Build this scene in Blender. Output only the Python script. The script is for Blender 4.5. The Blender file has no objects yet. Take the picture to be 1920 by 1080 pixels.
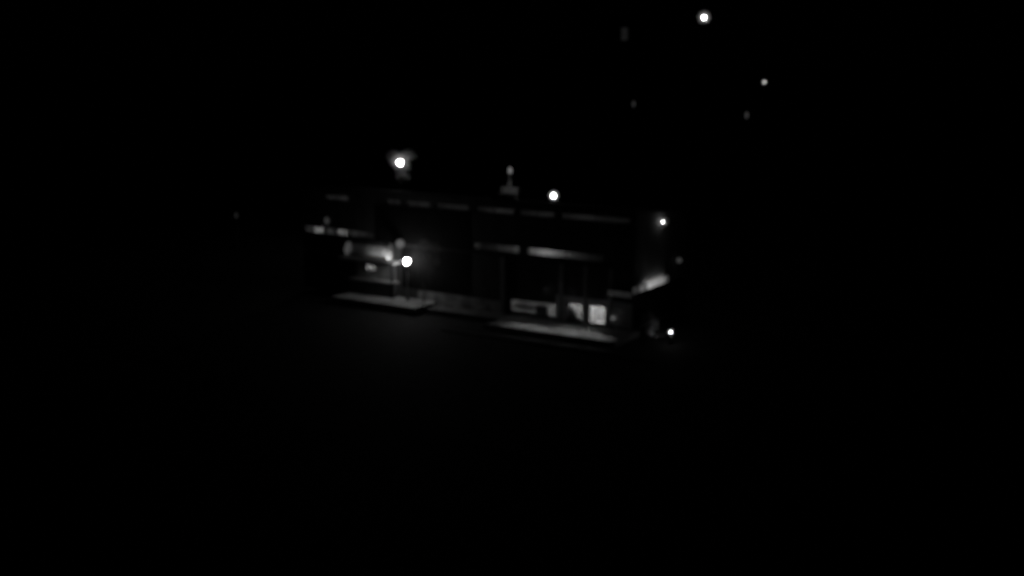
import bpy, bmesh, math, random
from mathutils import Vector, Matrix

random.seed(7)
SC = bpy.context.scene
COL = SC.collection

# ------------------------------------------------------------------ camera, sky, exposure
cam_data = bpy.data.cameras.new('camera')
cam_data.sensor_width = 36.0
cam_data.lens = 41.14
cam_data.clip_start = 0.1
cam_data.clip_end = 4000
cam_data.dof.use_dof = True                 # a wide open night lens focused short: soft edges, round lamp discs
cam_data.dof.focus_distance = 4.0
cam_data.dof.aperture_fstop = 2.0
cam_data.dof.aperture_blades = 7
cam_data.dof.aperture_rotation = 0.3
cam = bpy.data.objects.new('camera', cam_data)
COL.objects.link(cam)
cam.location = (0, 0, 20.0)
cam.rotation_euler = (math.radians(90 - 10.988), 0, 0)
SC.camera = cam

world = bpy.data.worlds.new('World')
SC.world = world
world.use_nodes = True
bg = world.node_tree.nodes['Background']
bg.inputs['Color'].default_value = (1, 1, 1, 1)
bg.inputs['Strength'].default_value = 0.00004   # a moonless, starless night

SC.view_settings.view_transform = 'Standard'
SC.view_settings.look = 'None'
SC.view_settings.exposure = 0
SC.view_settings.gamma = 1
SC.cycles.use_denoising = True
SC.cycles.max_bounces = 6
SC.cycles.transparent_max_bounces = 16
SC.cycles.sample_clamp_indirect = 4

# ------------------------------------------------------------------ materials (the picture is monochrome)
def surface(name, grey, spread=0.25, scale=1.5, rough=0.85, bump=0.15, spec=0.3, streak=False):
    m = bpy.data.materials.new(name); m.use_nodes = True
    nt = m.node_tree; N = nt.nodes; L = nt.links
    p = N['Principled BSDF']
    p.inputs['Roughness'].default_value = rough
    p.inputs['Specular IOR Level'].default_value = spec
    tc = N.new('ShaderNodeTexCoord'); mp = N.new('ShaderNodeMapping')
    L.new(tc.outputs['Object'], mp.inputs['Vector'])
    if streak: mp.inputs['Scale'].default_value = (1, 1, 0.25)
    n1 = N.new('ShaderNodeTexNoise'); n1.inputs['Scale'].default_value = scale
    n1.inputs['Detail'].default_value = 7; n1.inputs['Roughness'].default_value = 0.65
    L.new(mp.outputs['Vector'], n1.inputs['Vector'])
    cr = N.new('ShaderNodeValToRGB')
    lo = grey * (1 - spread); hi = min(grey * (1 + spread), 0.9)
    cr.color_ramp.elements[0].position = 0.3; cr.color_ramp.elements[0].color = (lo, lo, lo, 1)
    cr.color_ramp.elements[1].position = 0.7; cr.color_ramp.elements[1].color = (hi, hi, hi, 1)
    L.new(n1.outputs['Fac'], cr.inputs['Fac'])
    L.new(cr.outputs['Color'], p.inputs['Base Color'])
    n2 = N.new('ShaderNodeTexNoise'); n2.inputs['Scale'].default_value = scale * 14
    n2.inputs['Detail'].default_value = 4
    L.new(mp.outputs['Vector'], n2.inputs['Vector'])
    b = N.new('ShaderNodeBump'); b.inputs['Strength'].default_value = bump; b.inputs['Distance'].default_value = 0.02
    L.new(n2.outputs['Fac'], b.inputs['Height']); L.new(b.outputs['Normal'], p.inputs['Normal'])
    return m

def glow(name, strength):
    m = bpy.data.materials.new(name); m.use_nodes = True
    nt = m.node_tree; nt.nodes.clear()
    e = nt.nodes.new('ShaderNodeEmission'); o = nt.nodes.new('ShaderNodeOutputMaterial')
    e.inputs['Strength'].default_value = strength
    nt.links.new(e.outputs[0], o.inputs['Surface'])
    return m

def panel_glow(name, strength, scale=1.2):
    # glowing sheet whose strength is varied by noise
    m = glow(name, strength); nt = m.node_tree
    e = [n for n in nt.nodes if n.type == 'EMISSION'][0]
    tc = nt.nodes.new('ShaderNodeTexCoord'); n = nt.nodes.new('ShaderNodeTexNoise')
    n.inputs['Scale'].default_value = scale; n.inputs['Detail'].default_value = 2
    mr = nt.nodes.new('ShaderNodeMapRange')
    mr.inputs['From Min'].default_value = 0.3; mr.inputs['From Max'].default_value = 0.7
    mr.inputs['To Min'].default_value = strength * 0.6; mr.inputs['To Max'].default_value = strength * 1.25
    nt.links.new(tc.outputs['Object'], n.inputs['Vector'])
    nt.links.new(n.outputs['Fac'], mr.inputs['Value'])
    nt.links.new(mr.outputs[0], e.inputs['Strength'])
    return m

def glass(name):
    m = bpy.data.materials.new(name); m.use_nodes = True
    nt = m.node_tree; nt.nodes.clear()
    t = nt.nodes.new('ShaderNodeBsdfTransparent'); t.inputs[0].default_value = (0.9, 0.9, 0.9, 1)
    g = nt.nodes.new('ShaderNodeBsdfGlossy'); g.inputs['Roughness'].default_value = 0.03
    f = nt.nodes.new('ShaderNodeFresnel'); f.inputs['IOR'].default_value = 1.45
    mx = nt.nodes.new('ShaderNodeMixShader'); o = nt.nodes.new('ShaderNodeOutputMaterial')
    nt.links.new(f.outputs[0], mx.inputs[0]); nt.links.new(t.outputs[0], mx.inputs[1])
    nt.links.new(g.outputs[0], mx.inputs[2]); nt.links.new(mx.outputs[0], o.inputs['Surface'])
    return m

def opal(name, milk):
    # clear shade with a thin milky coat: shows the bulb inside and imitates a glare halo around it
    m = bpy.data.materials.new(name); m.use_nodes = True
    nt = m.node_tree; nt.nodes.clear()
    t = nt.nodes.new('ShaderNodeBsdfTransparent'); t.inputs[0].default_value = (0.95, 0.95, 0.95, 1)
    d = nt.nodes.new('ShaderNodeBsdfTranslucent'); d.inputs[0].default_value = (0.8, 0.8, 0.8, 1)
    mx = nt.nodes.new('ShaderNodeMixShader'); mx.inputs[0].default_value = milk
    o = nt.nodes.new('ShaderNodeOutputMaterial')
    nt.links.new(t.outputs[0], mx.inputs[1]); nt.links.new(d.outputs[0], mx.inputs[2])
    nt.links.new(mx.outputs[0], o.inputs['Surface'])
    return m

def leaf_mat(name, grey):
    m = surface(name, grey, 0.45, 2.5, rough=0.6)
    nt = m.node_tree; p = nt.nodes['Principled BSDF']; o = nt.nodes['Material Output']
    t = nt.nodes.new('ShaderNodeBsdfTranslucent'); t.inputs[0].default_value = (.2, .2, .2, 1)
    mx = nt.nodes.new('ShaderNodeMixShader'); mx.inputs[0].default_value = 0.4
    nt.links.new(p.outputs[0], mx.inputs[1]); nt.links.new(t.outputs[0], mx.inputs[2]); nt.links.new(mx.outputs[0], o.inputs['Surface'])
    return m

M = dict(
    render_wall=surface('dark_render', 0.06, 0.35, 0.9, streak=True),
    band=surface('dark_band', 0.03, 0.3, 1.2),
    plaster=surface('pale_plaster', 0.6, 0.18, 1.3),
    roofing=surface('roof_felt', 0.05, 0.3, 0.6),
    frame=surface('window_frame', 0.06, 0.2, 4, rough=0.5),
    metal=surface('painted_metal', 0.12, 0.2, 5, rough=0.45, spec=0.5),
    white_metal=surface('white_metal', 0.6, 0.12, 4, rough=0.5),
    paving=surface('paving', 0.5, 0.45, 0.55),
    blotchy=surface('blotchy_plaster', 0.4, 0.75, 0.9), path=surface('path_paving', 0.2, 0.5, 0.8),
    concrete=surface('concrete', 0.35, 0.25, 1.5, streak=True),
    asphalt=surface('asphalt', 0.03, 0.3, 0.4),
    leaf=leaf_mat('leaf', 0.11), shade_black=surface('painted_shade_black', 0.012, 0.4, 2, spec=0.06, streak=True),  # near-black: shade put into the colour so lamp spill stays invisible
    side=surface('grey_render', 0.22, 0.35, 0.8, streak=True),
    bark=surface('bark', 0.06, 0.3, 6),
    furniture=surface('furniture', 0.08, 0.3, 3),
    glass=glass('thin_glass'), opal=opal('opal_glass', 0.06), opal_thick=opal('opal_glass_thick', 0.08), halo_outer=opal('halo_glass_outer', 0.022),
)

# ------------------------------------------------------------------ mesh helpers
def box(bm, x0, x1, y0, y1, z0, z1, bevel=0.0):
    t = bmesh.new()
    bmesh.ops.create_cube(t, size=1)
    for v in t.verts:
        v.co = Vector((x0 + (v.co.x + .5) * (x1 - x0), y0 + (v.co.y + .5) * (y1 - y0), z0 + (v.co.z + .5) * (z1 - z0)))
    if bevel: bmesh.ops.bevel(t, geom=t.edges[:], offset=bevel, segments=1, affect='EDGES')
    me = bpy.data.meshes.new('t'); t.to_mesh(me); t.free(); bm.from_mesh(me); bpy.data.meshes.remove(me)

def tube(bm, a, b, r0, r1=None, seg=10):
    a, b = Vector(a), Vector(b); r1 = r0 if r1 is None else r1
    d = b - a
    q = d.to_track_quat('Z', 'Y').to_matrix().to_4x4()
    bmesh.ops.create_cone(bm, cap_ends=True, segments=seg, radius1=r0, radius2=r1, depth=d.length,
                          matrix=Matrix.Translation((a + b) / 2) @ q)

def ball(bm, c, r, seg=20, squash=(1, 1, 1)):
    bmesh.ops.create_uvsphere(bm, u_segments=seg, v_segments=seg // 2, radius=r,
                              matrix=Matrix.Translation(c) @ Matrix.Diagonal((*squash, 1)))

def lathe(bm, c, prof, seg=16):
    rings = []
    for r, z in prof:
        rings.append([bm.verts.new((c[0] + r * math.cos(2 * math.pi * k / seg), c[1] + r * math.sin(2 * math.pi * k / seg), c[2] + z)) for k in range(seg)])
    for a, b in zip(rings, rings[1:]):
        for k in range(seg):
            bm.faces.new((a[k], a[(k + 1) % seg], b[(k + 1) % seg], b[k]))
    bm.faces.new(rings[0][::-1]); bm.faces.new(rings[-1])

def obj(name, bm, mat, parent=None, smooth=False):
    me = bpy.data.meshes.new(name); bm.to_mesh(me); bm.free()
    me.materials.append(mat)
    if smooth:
        for p in me.polygons: p.use_smooth = True
    o = bpy.data.objects.new(name, me); COL.objects.link(o)
    if parent: o.parent = parent
    return o

def boxes(name, rects, mat, parent=None, bevel=0.0):
    bm = bmesh.new()
    for r in rects: box(bm, *r, bevel=bevel)
    return obj(name, bm, mat, parent)

def thing(name, label, cat, loc=(0, 0, 0), rz=0, group=None):
    o = bpy.data.objects.new(name, None); COL.objects.link(o)
    o.empty_display_size = 0.3
    o.location = loc; o.rotation_euler = (0, 0, rz)
    o['label'] = label; o['category'] = cat
    if group: o['group'] = group
    return o

# ------------------------------------------------------------------ site frame: x along the front, y into the building
TH = math.radians(-32.36)
EX = Vector((math.cos(TH), math.sin(TH), 0)); EY = Vector((-math.sin(TH), math.cos(TH), 0))
ORG = Vector((8.10, 86.64, 0))
def site(x, y, z=0): return ORG + EX * x + EY * y + Vector((0, 0, z))

HILL = (41.0, 420.0, 25.0, 42.0)
def ground_z(x, y):
    d2 = (x - HILL[0]) ** 2 + (y - HILL[1]) ** 2
    return -0.4 + HILL[2] * math.exp(-d2 / (2 * HILL[3] ** 2))

# ground: one sheet to the horizon
bm = bmesh.new()
xs = [-3000, -1500, -700, -350] + list(range(-200, 261, 20)) + [400, 800, 1600, 3000]
ys = [-200, -50] + list(range(0, 601, 20)) + [800, 1200, 2000, 3400]
grid = [[bm.verts.new((x, y, ground_z(x, y))) for x in xs] for y in ys]
for r0, r1 in zip(grid, grid[1:]):
    for k in range(len(xs) - 1): bm.faces.new((r0[k], r0[k + 1], r1[k + 1], r1[k]))
g = obj('ground', bm, M['asphalt'], smooth=True); g['kind'] = 'structure'

def structure(name, rects, mat, bevel=0.0):
    o = boxes(name, rects, mat, bevel=bevel); o['kind'] = 'structure'
    o.location = ORG; o.rotation_euler = (0, 0, TH)
    return o
structure('forecourt', [(-9.6, 1.7, -4.05, 0.2, -0.6, 0.0)], M['paving'], 0.02)
structure('terrace', [(-26.0, -17.0, -3.05, 0.003, -0.6, 0.25)], M['paving'], 0.04)
structure('path', [(-17.0, -9.6, -1.9, 0.2, -0.6, -0.03)], M['path'], 0.02)
structure('kerb', [(-12, 6, -6.3, -6.05, -0.5, -0.27)], M['concrete'], 0.02)

# ------------------------------------------------------------------ the building
B = thing('long_building', 'long dark two storey flat roofed building with lit window bands and ground floor windows', 'building', ORG, TH)
X0, X1, DEP, TOP = -31.75, 1.2, 9.5, 9.05
GW = [(-9.85, -5.55, 0.25, 1.28), (-4.5, -3.2, 0.25, 1.52), (-2.62, -1.2, 0.15, 1.55)]     # ground floor windows
MIDB = [(-31.55, -29.3), (-29.1, -28.0), (-27.85, -26.5), (-26.4, -23.6), (-13.45, -8.95), (-8.2, -1.4)]
TOPB = [(-29.0, -26.35), (-22.2, -20.75), (-20.15, -17.65), (-17.05, -13.75), (-13.1, -9.45), (-8.95, -5.75), (-5.2, 0.85)]
MZ, TZ = (5.0, 5.57), (8.08, 8.52)
HATCH = (-24.7, -23.55, 2.18, 2.68)
T = 0.3
def wall_row(z0, z1, holes):
    out = []; x = X0
    for a, b in sorted(holes):
        out.append((x, a, 0, T, z0, z1)); x = b
    out.append((x, X1, 0, T, z0, z1))
    return out
W = []
W += wall_row(0, 0.15, [])
lo = [(a, b) for a, b, _, _ in GW]
W += wall_row(0.15, 1.55, lo)
for a, b, z0, z1 in GW:                                    # sills and heads inside that row
    if z0 > 0.15: W.append((a, b, 0.001, T, 0.15, z0))
    if z1 < 1.55: W.append((a, b, 0.001, T, z1, 1.55))
W += wall_row(1.55, HATCH[2], [])
W += wall_row(HATCH[2], HATCH[3], [HATCH[:2]])
W += wall_row(HATCH[3], MZ[0], [])
W += wall_row(MZ[0], MZ[1], MIDB)
W += wall_row(MZ[1], TZ[0], [])
W += wall_row(TZ[0], TZ[1], TOPB)
W += wall_row(TZ[1], TOP, [])
boxes('front_wall', W, M['render_wall'], B)
def roof_z(y): return TOP - 0.11 * y                     # the roof falls to the rear
def wedge(bm, x0, x1, y0, y1, zb0, zt0, zb1, zt1):
    v = [bm.verts.new(p) for p in ((x0, y0, zb0), (x1, y0, zb0), (x1, y1, zb1), (x0, y1, zb1), (x0, y0, zt0), (x1, y0, zt0), (x1, y1, zt1), (x0, y1, zt1))]
    for f in ((3, 2, 1, 0), (4, 5, 6, 7), (0, 1, 5, 4), (1, 2, 6, 5), (2, 3, 7, 6), (3, 0, 4, 7)): bm.faces.new([v[k] for k in f])
def wedges(name, ws, mat, parent):
    bm = bmesh.new()
    for w in ws: wedge(bm, *w)
    return obj(name, bm, mat, parent)
wedges('side_wall', [(X1 - T, X1 - 0.002, T, DEP, 0, roof_z(T), 0, roof_z(DEP))], M['side'], B)
wedges('side_wall', [(X0 + 0.002, X0 + T, T, DEP, 0, roof_z(T), 0, roof_z(DEP))], M['render_wall'], B)
boxes('back_wall', [(X0 + T, X1 - T, DEP - T, DEP - 0.002, 0, roof_z(DEP) - .2)], M['render_wall'], B)
wedges('roof', [(X0 + T, X1 - T, T + .003, DEP + .1, roof_z(T) - .08, roof_z(T) - .02, roof_z(DEP) - .14, roof_z(DEP) - .02)], M['roofing'], B)
boxes('parapet', [(X0 - .05, X1 + .05, -0.05, 0.32, TOP, TOP + 0.12)], M['band'], B, 0.015)
wedges('roof_edge', [(X1 - .32, X1 + .05, 0.32, DEP + .1, roof_z(.32), roof_z(.32) + .1, roof_z(DEP), roof_z(DEP) + .1)], M['band'], B)
wedges('roof_edge', [(X0 - .05, X0 + .32, 0.32, DEP + .1, roof_z(.32), roof_z(.32) + .1, roof_z(DEP), roof_z(DEP) + .1)], M['band'], B)

def room(name, a, b, z0, z1, depth, mat=M['plaster']):
    t = 0.06
    return boxes(name, [(a - t, b + t, T + depth, T + depth + t, z0 - t, z1 + t), (a - t, a, T + .002, T + depth, z0, z1), (b, b + t, T + .002, T + depth, z0, z1),
                        (a - t, b + t, T + .002, T + depth, z0 - t, z0 - 0.001), (a - t, b + t, T + .002, T + depth, z1 + 0.001, z1 + t)], mat, B)

glows = {}
def g_mat(s):
    if s not in glows: glows[s] = glow('lamp_glow_%d' % len(glows), s)
    return glows[s]
def ceiling_lamp(x, y, z, s, r=0.06, ln=0.0):
    bm = bmesh.new()
    if ln: tube(bm, (x - ln / 2, y, z), (x + ln / 2, y, z), r)
    else: ball(bm, (x, y, z), r, 12)
    return obj('ceiling_lamp', bm, g_mat(s), B, True)

def window(a, b, z0, z1, mull=0, fw=0.05, label=None):
    r = [(a, b, .1, .16, z0, z0 + fw), (a, b, .1, .16, z1 - fw, z1), (a, a + fw, .1, .16, z0 + fw, z1 - fw), (b - fw, b, .1, .16, z0 + fw, z1 - fw)]
    for k in range(mull):
        c = a + (b - a) * (k + 1) / (mull + 1)
        r.append((c - .02, c + .02, .1, .16, z0 + fw, z1 - fw))
    f = boxes('window', r, M['frame'], B)
    if label: f['label'] = label
    n = mull + 1; w = (b - a - 2 * fw) / n
    for k in range(n):
        boxes('pane', [(a + fw + k * w + .022 * (k > 0), a + fw + (k + 1) * w - .022 * (k < n - 1), .124, .132, z0 + fw, z1 - fw)], M['glass'], f)
    return f

# corridors behind the two window bands, each with its lamps above the window heads
room('corridor', -31.6, -23.4, 4.78, 6.1, 0.9)
room('corridor', -13.5, -1.2, 4.78, 6.1, 0.9)
room('corridor', -29.05, -26.3, 7.9, 8.9, 0.8)
room('corridor', -22.25, 0.88, 7.9, 8.9, 0.8)
for x in (-29.2, -27.93, -26.45): boxes('light_baffle', [(x - .025, x + .025, T + .01, 1.19, 4.79, 6.09)], M['plaster'], B)  # added baffles that stop light leaking between the window bays
for a, b in MIDB: window(a, b, *MZ, mull=1 if b - a > 2.5 else 0, fw=0.03)
for a, b in TOPB: window(a, b, *TZ, mull=1, fw=0.03)
for x, s in ((-31.1, 58), (-30.4, 40), (-29.8, 44), (-28.55, 9), (-27.1, 58), (-25.9, 6)): ceiling_lamp(x, 0.62, 5.85, s)
for x, s in ((-7.3, 80), (-6.5, 30), (-4.4, 1), (-9.4, 22), (-11.6, 2.5)): ceiling_lamp(x, 0.62, 5.85, s)
boxes('pier', [(-8.95, -8.2, T + .003, 0.42, MZ[0] - .1, 5.6)], M['band'], B)
for a, b, e in ((-28.8, -26.5, .46), (-22.0, -20.9, .46), (-20.0, -17.8, .38), (-16.8, -14.1, .27), (-12.8, -9.8, .34), (-8.7, -6.0, .24), (-5.0, -2.2, .30), (-1.5, .0, .17)):
    ceiling_lamp((a + b) / 2, 0.42, 8.7, e, 0.05, b - a)

# ground floor rooms
room('room', -9.9, -5.3, 0.0, 2.1, 1.3)
room('room', -4.75, -3.0, 0.0, 2.1, 1.3)
room('room', -2.85, -1.0, 0.0, 2.1, 1.3)
window(*GW[0], mull=2, label='wide ground floor window, dimly lit with a brighter right end')
window(*GW[1], mull=0, label='lit ground floor window partly blocked at its lower left')
window(*GW[2], mull=0, fw=0.04, label='brightest ground floor window, evenly lit')
ceiling_lamp(-6.0, 1.0, 1.95, 34, 0.06, 0.5)
ceiling_lamp(-8.6, 1.0, 1.95, 2.0, 0.05, 2.2)
ceiling_lamp(-3.8, 1.0, 1.95, 40, 0.06, 0.7)
ceiling_lamp(-1.9, 1.0, 1.95, 58, 0.06, 0.8)
# dark furniture seen through the glass
boxes('cabinet', [(-7.75, -6.7, 0.6, 0.95, 0.0, 0.9)], M['furniture'], B, 0.02)
bm = bmesh.new()
vs = [bm.verts.new((x, y, z)) for y in (.42, .7) for x, z in ((-4.72, 0.02), (-3.65, 0.02), (-4.1, 0.8), (-4.72, 1.3))]
for f in ((0, 1, 2, 3), (7, 6, 5, 4), (0, 4, 5, 1), (1, 5, 6, 2), (2, 6, 7, 3), (3, 7, 4, 0)): bm.faces.new([vs[k] for k in f])
obj('cabinet', bm, M['furniture'], B)

# hatch window low in the left end
room('room', HATCH[0] - .1, HATCH[1] + .1, 1.9, 3.1, 0.7)
window(*HATCH, fw=0.04, label='small bright window under the entrance canopy')
ceiling_lamp(-24.1, 0.6, 2.98, 26, 0.06, 0.4)

boxes('shade_black', [(-20.6, -13.6, -0.03, -0.003, 1.15, 4.64), (-23.4, -13.6, -0.03, -0.003, 4.86, 8.0)], M['shade_black'], B)  # near-black sheets paint the wall as unlit beside the lamp
boxes('shade_black', [(X1 - .001, X1 + .03, .05, DEP - .05, .05, 2.8)], M['shade_black'], B)  # near-black again, so uplight spill does not show below the band
boxes('dado', [(-18.9, -10.65, -0.1, -0.003, 0.0, 1.0)], M['blotchy'], B, 0.02)  # pale wall foot with a strongly blotchy tone
boxes('glow_surround', [(-5.5, -4.53, -.03, -.003, .1, 2.1), (-3.17, -2.65, -.03, -.003, .1, 2.1), (-1.17, 1.1, -.03, -.003, .1, 2.1),  # pale sheets paint the wall glow around the windows
                   (-4.53, -3.17, -.03, -.003, 1.56, 2.1), (-2.65, -1.17, -.03, -.003, 1.58, 2.1)], M['plaster'], B)
boxes('counter', [(-9.7, -7.9, .55, .75, .5, .8)], M['concrete'], B, .02)
# pilasters between the ground floor windows
for a, b in ((-5.2, -4.85), (-2.98, -2.74), (-0.85, -0.5), (-10.6, -10.2)):
    boxes('pilaster', [(a, b, -0.14, -0.032, 0.0, 4.6)], M['concrete'], B, 0.02)
boxes('string_course', [(X0, X1, -0.07, -0.003, 4.66, 4.84)], M['band'], B, 0.01)

# entrance canopy at the left end
boxes('canopy', [(-26.8, -20.7, -1.1, -0.003, 3.16, 3.34)], M['white_metal'], B, 0.02)
boxes('canopy_post', [(-26.6, -26.45, -1.05, -0.9, 0.253, 3.16)], M['shade_black'], B)
boxes('canopy_post', [(-21.0, -20.85, -1.05, -0.9, 0.253, 3.16)], M['shade_black'], B)
bm = bmesh.new(); tube(bm, (-21.75, -0.12, 3.34), (-21.75, -0.12, 4.75), 0.09)
pp = obj('downpipe', bm, M['white_metal'], B, True)
boxes('glow_panel', [(-26.5, -21.6, -0.03, -0.002, 3.45, 4.4)], M['concrete'], B, 0.01)  # paler patch of wall, glow above the canopy put into its colour
boxes('glow_panel', [(-25.6, -24.75, -0.03, -0.002, 0.4, 3.1), (-23.5, -21.3, -0.03, -0.002, 0.4, 3.1), (-24.75, -23.5, -0.03, -0.002, 0.4, 2.12)], M['concrete'], B)  # paler patches that paint the glow under the canopy

# glowing sheets stand in for a lit canopy edge, falloff set per sheet
lb = boxes('light_band_box', [(X1 - .001, X1 + .22, -0.65, 5.6, 2.84, 2.88), (X1 + .17, X1 + .22, -0.65, 5.6, 2.88, 3.46), (-0.9, X1 - .001, -0.24, -0.004, 2.55, 3.0)], M['metal'], B)
for y0, y1, s in ((-0.6, 0.6, 0.03), (0.6, 1.9, 0.12), (1.8, 4.2, 0.36), (4.2, 5.0, 0.22), (5.0, 5.55, 0.05)):
    boxes('light_panel', [(X1 + .222, X1 + .25, y0 + .01, y1 - .01, 2.93, 3.44)], panel_glow('glow_sheet', s), lb)
bm = bmesh.new(); tube(bm, (X1 + .09, 1.6, 3.33), (X1 + .09, 5.0, 3.33), .03); obj('hidden_wash_tube', bm, g_mat(4.5), lb, True)  # added tube, hidden in the trough, to wash the wall above
boxes('light_panel', [(-0.85, X1 - .08, -0.27, -0.242, 2.58, 2.97)], panel_glow('glow_sheet', 0.014), lb)

# ------------------------------------------------------------------ roof block with short mast
ms = thing('roof_mast', 'short mast with a dim lamp on a pale block on the dark roof', 'roof mast', site(-14.88, 8.4, roof_z(8.4) - .03), TH)
boxes('curb', [(-1.0, 1.0, -0.7, 0.7, 0.0, 0.6)], M['roofing'], ms, 0.02)
boxes('plinth', [(-0.92, 0.92, -0.5, 0.5, 0.602, 1.22)], M['side'], ms, 0.05)
bm = bmesh.new(); tube(bm, (-.04, -.3, 1.22), (-.04, -.3, 2.35), 0.12)
obj('pole', bm, M['white_metal'], ms, True)
bm = bmesh.new(); ball(bm, (-.04, -.3, 2.55), 0.2, 16, (.85, .85, 1.6))
obj('lamp', bm, g_mat(0.17), ms, True)
bm = bmesh.new(); box(bm, -1.1, 1.1, -1.5, -1.4, .5, .56)
obj('added_light_bar', bm, g_mat(2.4), ms)  # added bar, hidden by its shield, to light plinth and pole
boxes('bar_shield', [(-1.25, 1.25, -1.6, -1.56, 0, .6)], M['roofing'], ms)
for x in (-1.2, .9): boxes('bar_bracket', [(x, x + .1, -1.558, -.702, .1, .16)], M['roofing'], ms)

# ------------------------------------------------------------------ lamps
def lamp_head(parent, c, r, strength, shade=0.0, milk='opal', squash=(1, 1, 1)):
    bm = bmesh.new(); ball(bm, c, r, 20, squash)
    b = obj('bulb', bm, g_mat(strength), parent, True)
    if shade:
        bm = bmesh.new(); ball(bm, c, shade, 24)
        obj('halo_shade', bm, M[milk], parent, True)
        if milk == 'opal_thick':
            for k in (1.25, 1.5, 1.75):
                bm = bmesh.new(); ball(bm, c, shade * k, 24); obj('outer_halo_shade', bm, M['halo_outer'], parent, True)  # extra shells added to fade the imitated glare halo outwards
    return b

def post_lamp(name, label, cat, p, r, strength, shade=0.0, milk='opal', pole=0.07, squash=(1, 1, 1), base_z=None, group=None, dark=False):
    gz = ground_z(p[0], p[1]) if base_z is None else base_z
    t = thing(name, label, cat, (p[0], p[1], gz), TH, group)
    h = p[2] - gz; R = (shade or r)
    bm = bmesh.new()
    lathe(bm, (0, 0, 0), [(pole * 2.2, -0.1), (pole * 2.2, 0.12), (pole * 1.2, 0.3), (pole, 0.5 if h > 1.5 else 0.31), (pole * .7, h - R - .04)])
    obj('post', bm, M['shade_black'] if dark else M['metal'], t, True)
    bm = bmesh.new(); lathe(bm, (0, 0, h - R * squash[2]), [(pole * 1.1, -.08), (R * .45, -.03), (R * .5, .03)])
    obj('collar', bm, M['metal'], t, True)
    lamp_head(t, (0, 0, h), r, strength, shade, milk, squash)
    return t

# lamp in front of the entrance
L2 = site(-19.25, -1.1, 3.61)
post_lamp('post_lamp', 'brightest round post lamp on the forecourt in front of the left entrance', 'lamp', L2, 0.22, 66, 0.32, base_z=0.25)
# lamp behind the building inside a tree crown
L1 = Vector((-12.23, 128.0, 9.08))
post_lamp('street_lamp', 'bright street lamp glowing in a tree crown above the left end of the roof', 'lamp', L1, 0.24, 75, 0.36)
# lamp behind the building, right of the mast
post_lamp('street_lamp', 'bright street lamp behind the roof, right of the short mast', 'lamp', Vector((3.9, 109.5, 7.56)), 0.18, 30, 0.29, 'opal_thick')
# tall floodlight mast at the top of the picture
post_lamp('floodlight_mast', 'tall mast with a bright round light high above everything, at the top edge', 'floodlight', Vector((17.6, 110.0, 23.89)), 0.15, 30, 0.35, 'opal_thick', pole=0.16, dark=True)
# far lamps up the slope
post_lamp('street_lamp', 'far small bright lamp, rightmost of all, below the tall mast light', 'lamp', Vector((63.71, 300.0, 14.71)), 0.24, 2.6, 0.7, 'opal', pole=0.15)
post_lamp('street_lamp', 'faint far lamp straight above the right end of the roof', 'lamp', Vector((33.9, 330.0, 8.18)), 0.45, 0.03, pole=0.14, squash=(.8, .8, 1.8))
post_lamp('street_lamp', 'faint far lamp just below the small bright far lamp', 'lamp', Vector((51.64, 260.0, 8.25)), 0.36, 0.045, pole=0.14, squash=(.8, .8, 1.9))
post_lamp('street_lamp', 'very faint lamp standing alone left of the building', 'lamp', Vector((-30.36, 128.0, 3.28)), 0.2, 0.014, pole=0.06, squash=(.8, .8, 1.4))
# bollard light at the right front corner
post_lamp('bollard_light', 'bright low bollard light on the ground right of the building corner', 'bollard light', site(4.62, -.68, .47), 0.06, 18, 0.26, 'opal', pole=0.06)
# corner bollard, dim
post_lamp('bollard_light', 'dim small bollard light beside the brightest ground floor window', 'bollard light', site(-.35, -.3, .86), 0.16, 0.10, pole=0.05, base_z=0.0)

def wall_lamp(name, label, p, rz, r, strength, shade, arm=0.3, squash=(1, 1, 1), milk='opal'):
    t = thing(name, label, 'wall lamp', p, rz)
    boxes('back_plate', [(-.1, .1, arm - .002, arm + .04, -.15, .15)], M['metal'], t, 0.01)
    bm = bmesh.new(); tube(bm, (0, arm, 0), (0, r * .9, 0), 0.03); obj('bracket', bm, M['metal'], t, True)
    lamp_head(t, (0, 0, 0), r, strength, shade, milk, squash)
    return t
wall_lamp('wall_lamp', 'bright wall lamp high on the right side wall near the roof edge', site(X1 + .3, 4.2, 7.83), TH + math.pi / 2, 0.06, 26, 0.24, arm=.3, milk='opal_thick')
wall_lamp('wall_lamp', 'dim round wall lamp above and left of the brightest lamp', site(-20.55, -.3, 4.88), TH, 0.36, 0.11, 0, arm=.3)
ov = wall_lamp('wall_lamp', 'dim tall oval glow standing in for a lit shape at the left end of the building', site(-26.3, -.3, 4.03), TH, 0.38, 0.05, 0, arm=.3, squash=(.8, .6, 1.6))  # made-up glowing oval in place of a lit shape
ov.rotation_euler = (0, math.radians(18), TH)
wall_lamp('wall_lamp', 'dim blurred wall lamp at the far end of the right side wall', site(X1 + .3, 7.45, 4.36), TH + math.pi / 2, 0.2, 0.04, 0, arm=.3)
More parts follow.
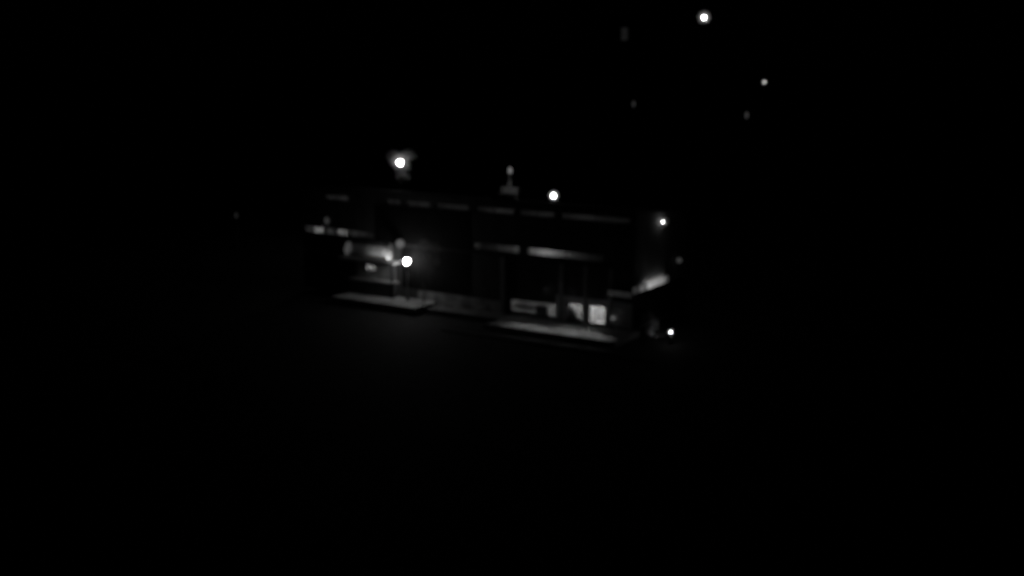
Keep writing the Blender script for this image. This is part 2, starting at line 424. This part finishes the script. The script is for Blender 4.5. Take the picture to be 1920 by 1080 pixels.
# small bulb at the pipe foot, plus added wash tubes hidden behind a shield
t = thing('canopy_spotlight', 'tiny bright spotlight at the foot of the pale pipe on the canopy', 'spotlight', site(-21.75, -.42, 3.34), TH)
boxes('base', [(-2.6, .08, -.08, .08, 0, .05)], M['metal'], t, 0.01)
boxes('shield', [(-2.6, .2, -.12, -.1, 0, .34)], M['white_metal'], t)
bm = bmesh.new(); tube(bm, (-2.4, 0, .16), (-.9, 0, .16), 0.04); obj('added_wash_tube', bm, g_mat(3.5), t, True)
bm = bmesh.new(); tube(bm, (-.8, 0, .16), (.05, 0, .16), 0.05); obj('added_wash_tube', bm, g_mat(14), t, True)
bm = bmesh.new(); ball(bm, (.05, -.16, .22), 0.045, 14); obj('bulb', bm, g_mat(5), t, True)
wall_lamp('wall_lamp', 'dim small lamp just above the left band of lit windows', site(-28.6, -.3, 6.25), TH, 0.24, 0.03, 0, arm=.3, squash=(1, .6, 1.3))

# unseen shaded downlights, added to wash the outer edge of the forecourt
def wall_spot(label, x, z, tx, ty, watts, deg):
    t = thing('added_downlight', label, 'downlight', site(x, -.35, z), TH, 'added shaded downlights above the ground floor windows')
    boxes('hood', [(-.12, .12, -.12, .35, .1, .14), (-.12, .12, -.14, -.12, -.08, .14)], M['metal'], t)
    boxes('arm', [(-.03, .03, .0, .33, .04, .1)], M['metal'], t)
    ld = bpy.data.lights.new('downlight_bulb', 'SPOT'); ld.energy = watts; ld.spot_size = math.radians(deg); ld.spot_blend = 1.0; ld.shadow_soft_size = 0.05
    lo_ = bpy.data.objects.new('downlight_bulb', ld); COL.objects.link(lo_)
    lo_.parent = t
    d = Vector((tx - x, ty + .35, -z)); lo_.rotation_euler = d.to_track_quat('-Z', 'Y').to_euler(); lo_.location = (0, 0, 0); lo_.scale = (2.8, 1, 1)
for x, label in ((-6.4, 'small added shaded downlight above the wide dim ground floor window'),
                 (-3.6, 'small added shaded downlight above the middle ground floor window'),
                 (-0.9, 'small added shaded downlight right of the brightest ground floor window')):
    wall_spot(label, x, 2.4, x, -3.25, 150, 30)

# ------------------------------------------------------------------ planting
leaf_meshes = []
def leaves(bm, c, rad, n, size, squash=(1, 1, 1)):
    for _ in range(n):
        while True:
            p = Vector((random.uniform(-1, 1), random.uniform(-1, 1), random.uniform(-1, 1)))
            if p.length <= 1: break
        p = Vector((p.x * squash[0], p.y * squash[1], p.z * squash[2])) * rad + Vector(c)
        n_ = Vector((random.gauss(0, 1), random.gauss(0, 1), random.gauss(0, 1))).normalized()
        u = n_.orthogonal().normalized(); u = Matrix.Rotation(random.uniform(0, 6.28), 3, n_) @ u; v = n_.cross(u)
        s = size * random.uniform(.6, 1.3)
        q = [p + u * s, p + v * s * .5 + n_ * s * .15, p - u * s, p - v * s * .5 + n_ * s * .15]
        bm.faces.new([bm.verts.new(k) for k in q])

def tree(name, label, cat, p, trunk_h, r, clumps, leaf, n, rz=0):
    t = thing(name, label, cat, p, rz)
    bm = bmesh.new()
    tube(bm, (0, 0, -.2), (.05, 0, trunk_h * .6), r, r * .75); tube(bm, (.05, 0, trunk_h * .58), (0, .05, trunk_h), r * .75, r * .55)
    for c, rad, _ in clumps: tube(bm, (0, .05, trunk_h * .97), c, r * .4, r * .1, 6)
    obj('trunk', bm, M['bark'], t, True)
    bm = bmesh.new()
    for c, rad, sq in clumps: leaves(bm, c, rad, int(n * rad * rad), leaf, sq)
    obj('crown', bm, M['leaf'], t)
    return t

gz = ground_z(-11.4, 122.7)
n_leaf = 650
cl = [((-.75, -.1, 10.25), .85, (1, .8, .8)), ((.95, -.1, 10.25), .85, (1.1, .8, .75)), ((.1, .5, 10.1), .7, (1.2, .6, .7)),
      ((.3, -.2, 7.8), .75, (1, .8, .8)), ((.75, .4, 9.0), .5, (1, .7, 1)), ((-.75, .5, 9.4), .5, (1, .7, 1)), ((0.1, .9, 9.4), .9, (1, .6, 1))]
tree('broadleaf_tree', 'tree crown lit from inside by the street lamp above the left end of the roof', 'tree', (-12.23, 128.4, gz), 7.5, .16, cl, .12, n_leaf)

sp = site(-17.35, -1.4, .25)
tree('young_tree', 'slim dark young tree on the terrace just right of the brightest lamp', 'tree', sp, 3.0, .06,
     [((.65, -.1, 3.95), .34, (.8, 1, 1)), ((1.45, 0, 3.7), .36, (.8, 1, 1.1)), ((.2, .1, 5.0), .5, (1, 1, 1)), ((1.1, .1, 4.9), .45, (1, 1, 1))], .07, 1000, TH)

def shrub(name, label, p, clumps, leaf=.05, n=700):
    t = thing(name, label, 'shrub', p, TH)
    bm = bmesh.new()
    for c, rad, sq in clumps: tube(bm, (0, 0, -.1), c, .025, .008, 5)
    obj('stem', bm, M['bark'], t)
    bm = bmesh.new()
    for c, rad, sq in clumps: leaves(bm, c, rad, int(n * max(rad, .25) ** 2), leaf, sq)
    obj('foliage', bm, M['leaf'], t)
    return t
shrub('arching_shrub', 'faintly lit arching shrub on the ground at the right corner of the building', site(1.9, 1.3, -.4),
      [((-.7, 0, 1.45), .38, (1.2, 1, .8)), ((0, 0, 1.4), .42, (1.2, 1, .8)), ((.6, -.1, 1.0), .42, (1, 1, 1)), ((.2, .2, .6), .5, (1, 1, 1))])

gu = thing('added_uplight', 'small hooded uplight added unseen under the arching shrub to light it', 'uplight', site(2.6, .55, -.4), TH)  # added lamp, kept out of sight, that lights the foliage
boxes('hood', [(-.1, .1, -.12, -.1, 0, .3), (-.12, -.1, -.12, .1, 0, .3), (.1, .12, -.12, .1, 0, .3)], M['metal'], gu)
bm = bmesh.new(); ball(bm, (0, 0, .12), .05, 12); obj('bulb', bm, g_mat(230), gu, True)
# planter with a pale top below the canopy
pl = thing('planter', 'low wide planter box with a pale lit rim under the entrance canopy', 'planter', site(-23.2, -.55, .253), TH)
boxes('box', [(-2.6, 2.2, -.42, .42, 0, 1.2)], M['render_wall'], pl, 0.03)
boxes('rim', [(-2.66, 2.26, -.48, .48, 1.203, 1.3)], M['white_metal'], pl, 0.02)

# ------------------------------------------------------------------ far house on the hill
hz = ground_z(39.3, 420)
hs = thing('hill_house', 'far dark house with one faint tall window, high up left of the mast light', 'house', (39.6, 420, hz - 1), math.radians(-10))
boxes('wall', [(-7, 7, 0, 9, 0, 8.6)], M['render_wall'], hs)
bm = bmesh.new()
vs = [bm.verts.new(v) for v in ((-7.4, -.4, 8.6), (7.4, -.4, 8.6), (7.4, 9.4, 8.6), (-7.4, 9.4, 8.6), (-7.4, 4.5, 11.4), (7.4, 4.5, 11.4))]
for f in ((0, 1, 5, 4), (2, 3, 4, 5), (0, 4, 3), (1, 2, 5), (3, 2, 1, 0)): bm.faces.new([vs[i] for i in f])
obj('roof', bm, M['roofing'], hs)
w = boxes('window', [(-1.35, 1.05, -.08, -.004, 3.4, 7.9)], M['frame'], hs)
boxes('pane', [(-1.25, .95, -.1, -.082, 3.5, 7.8)], panel_glow('curtained_pane', .008, .5), w)
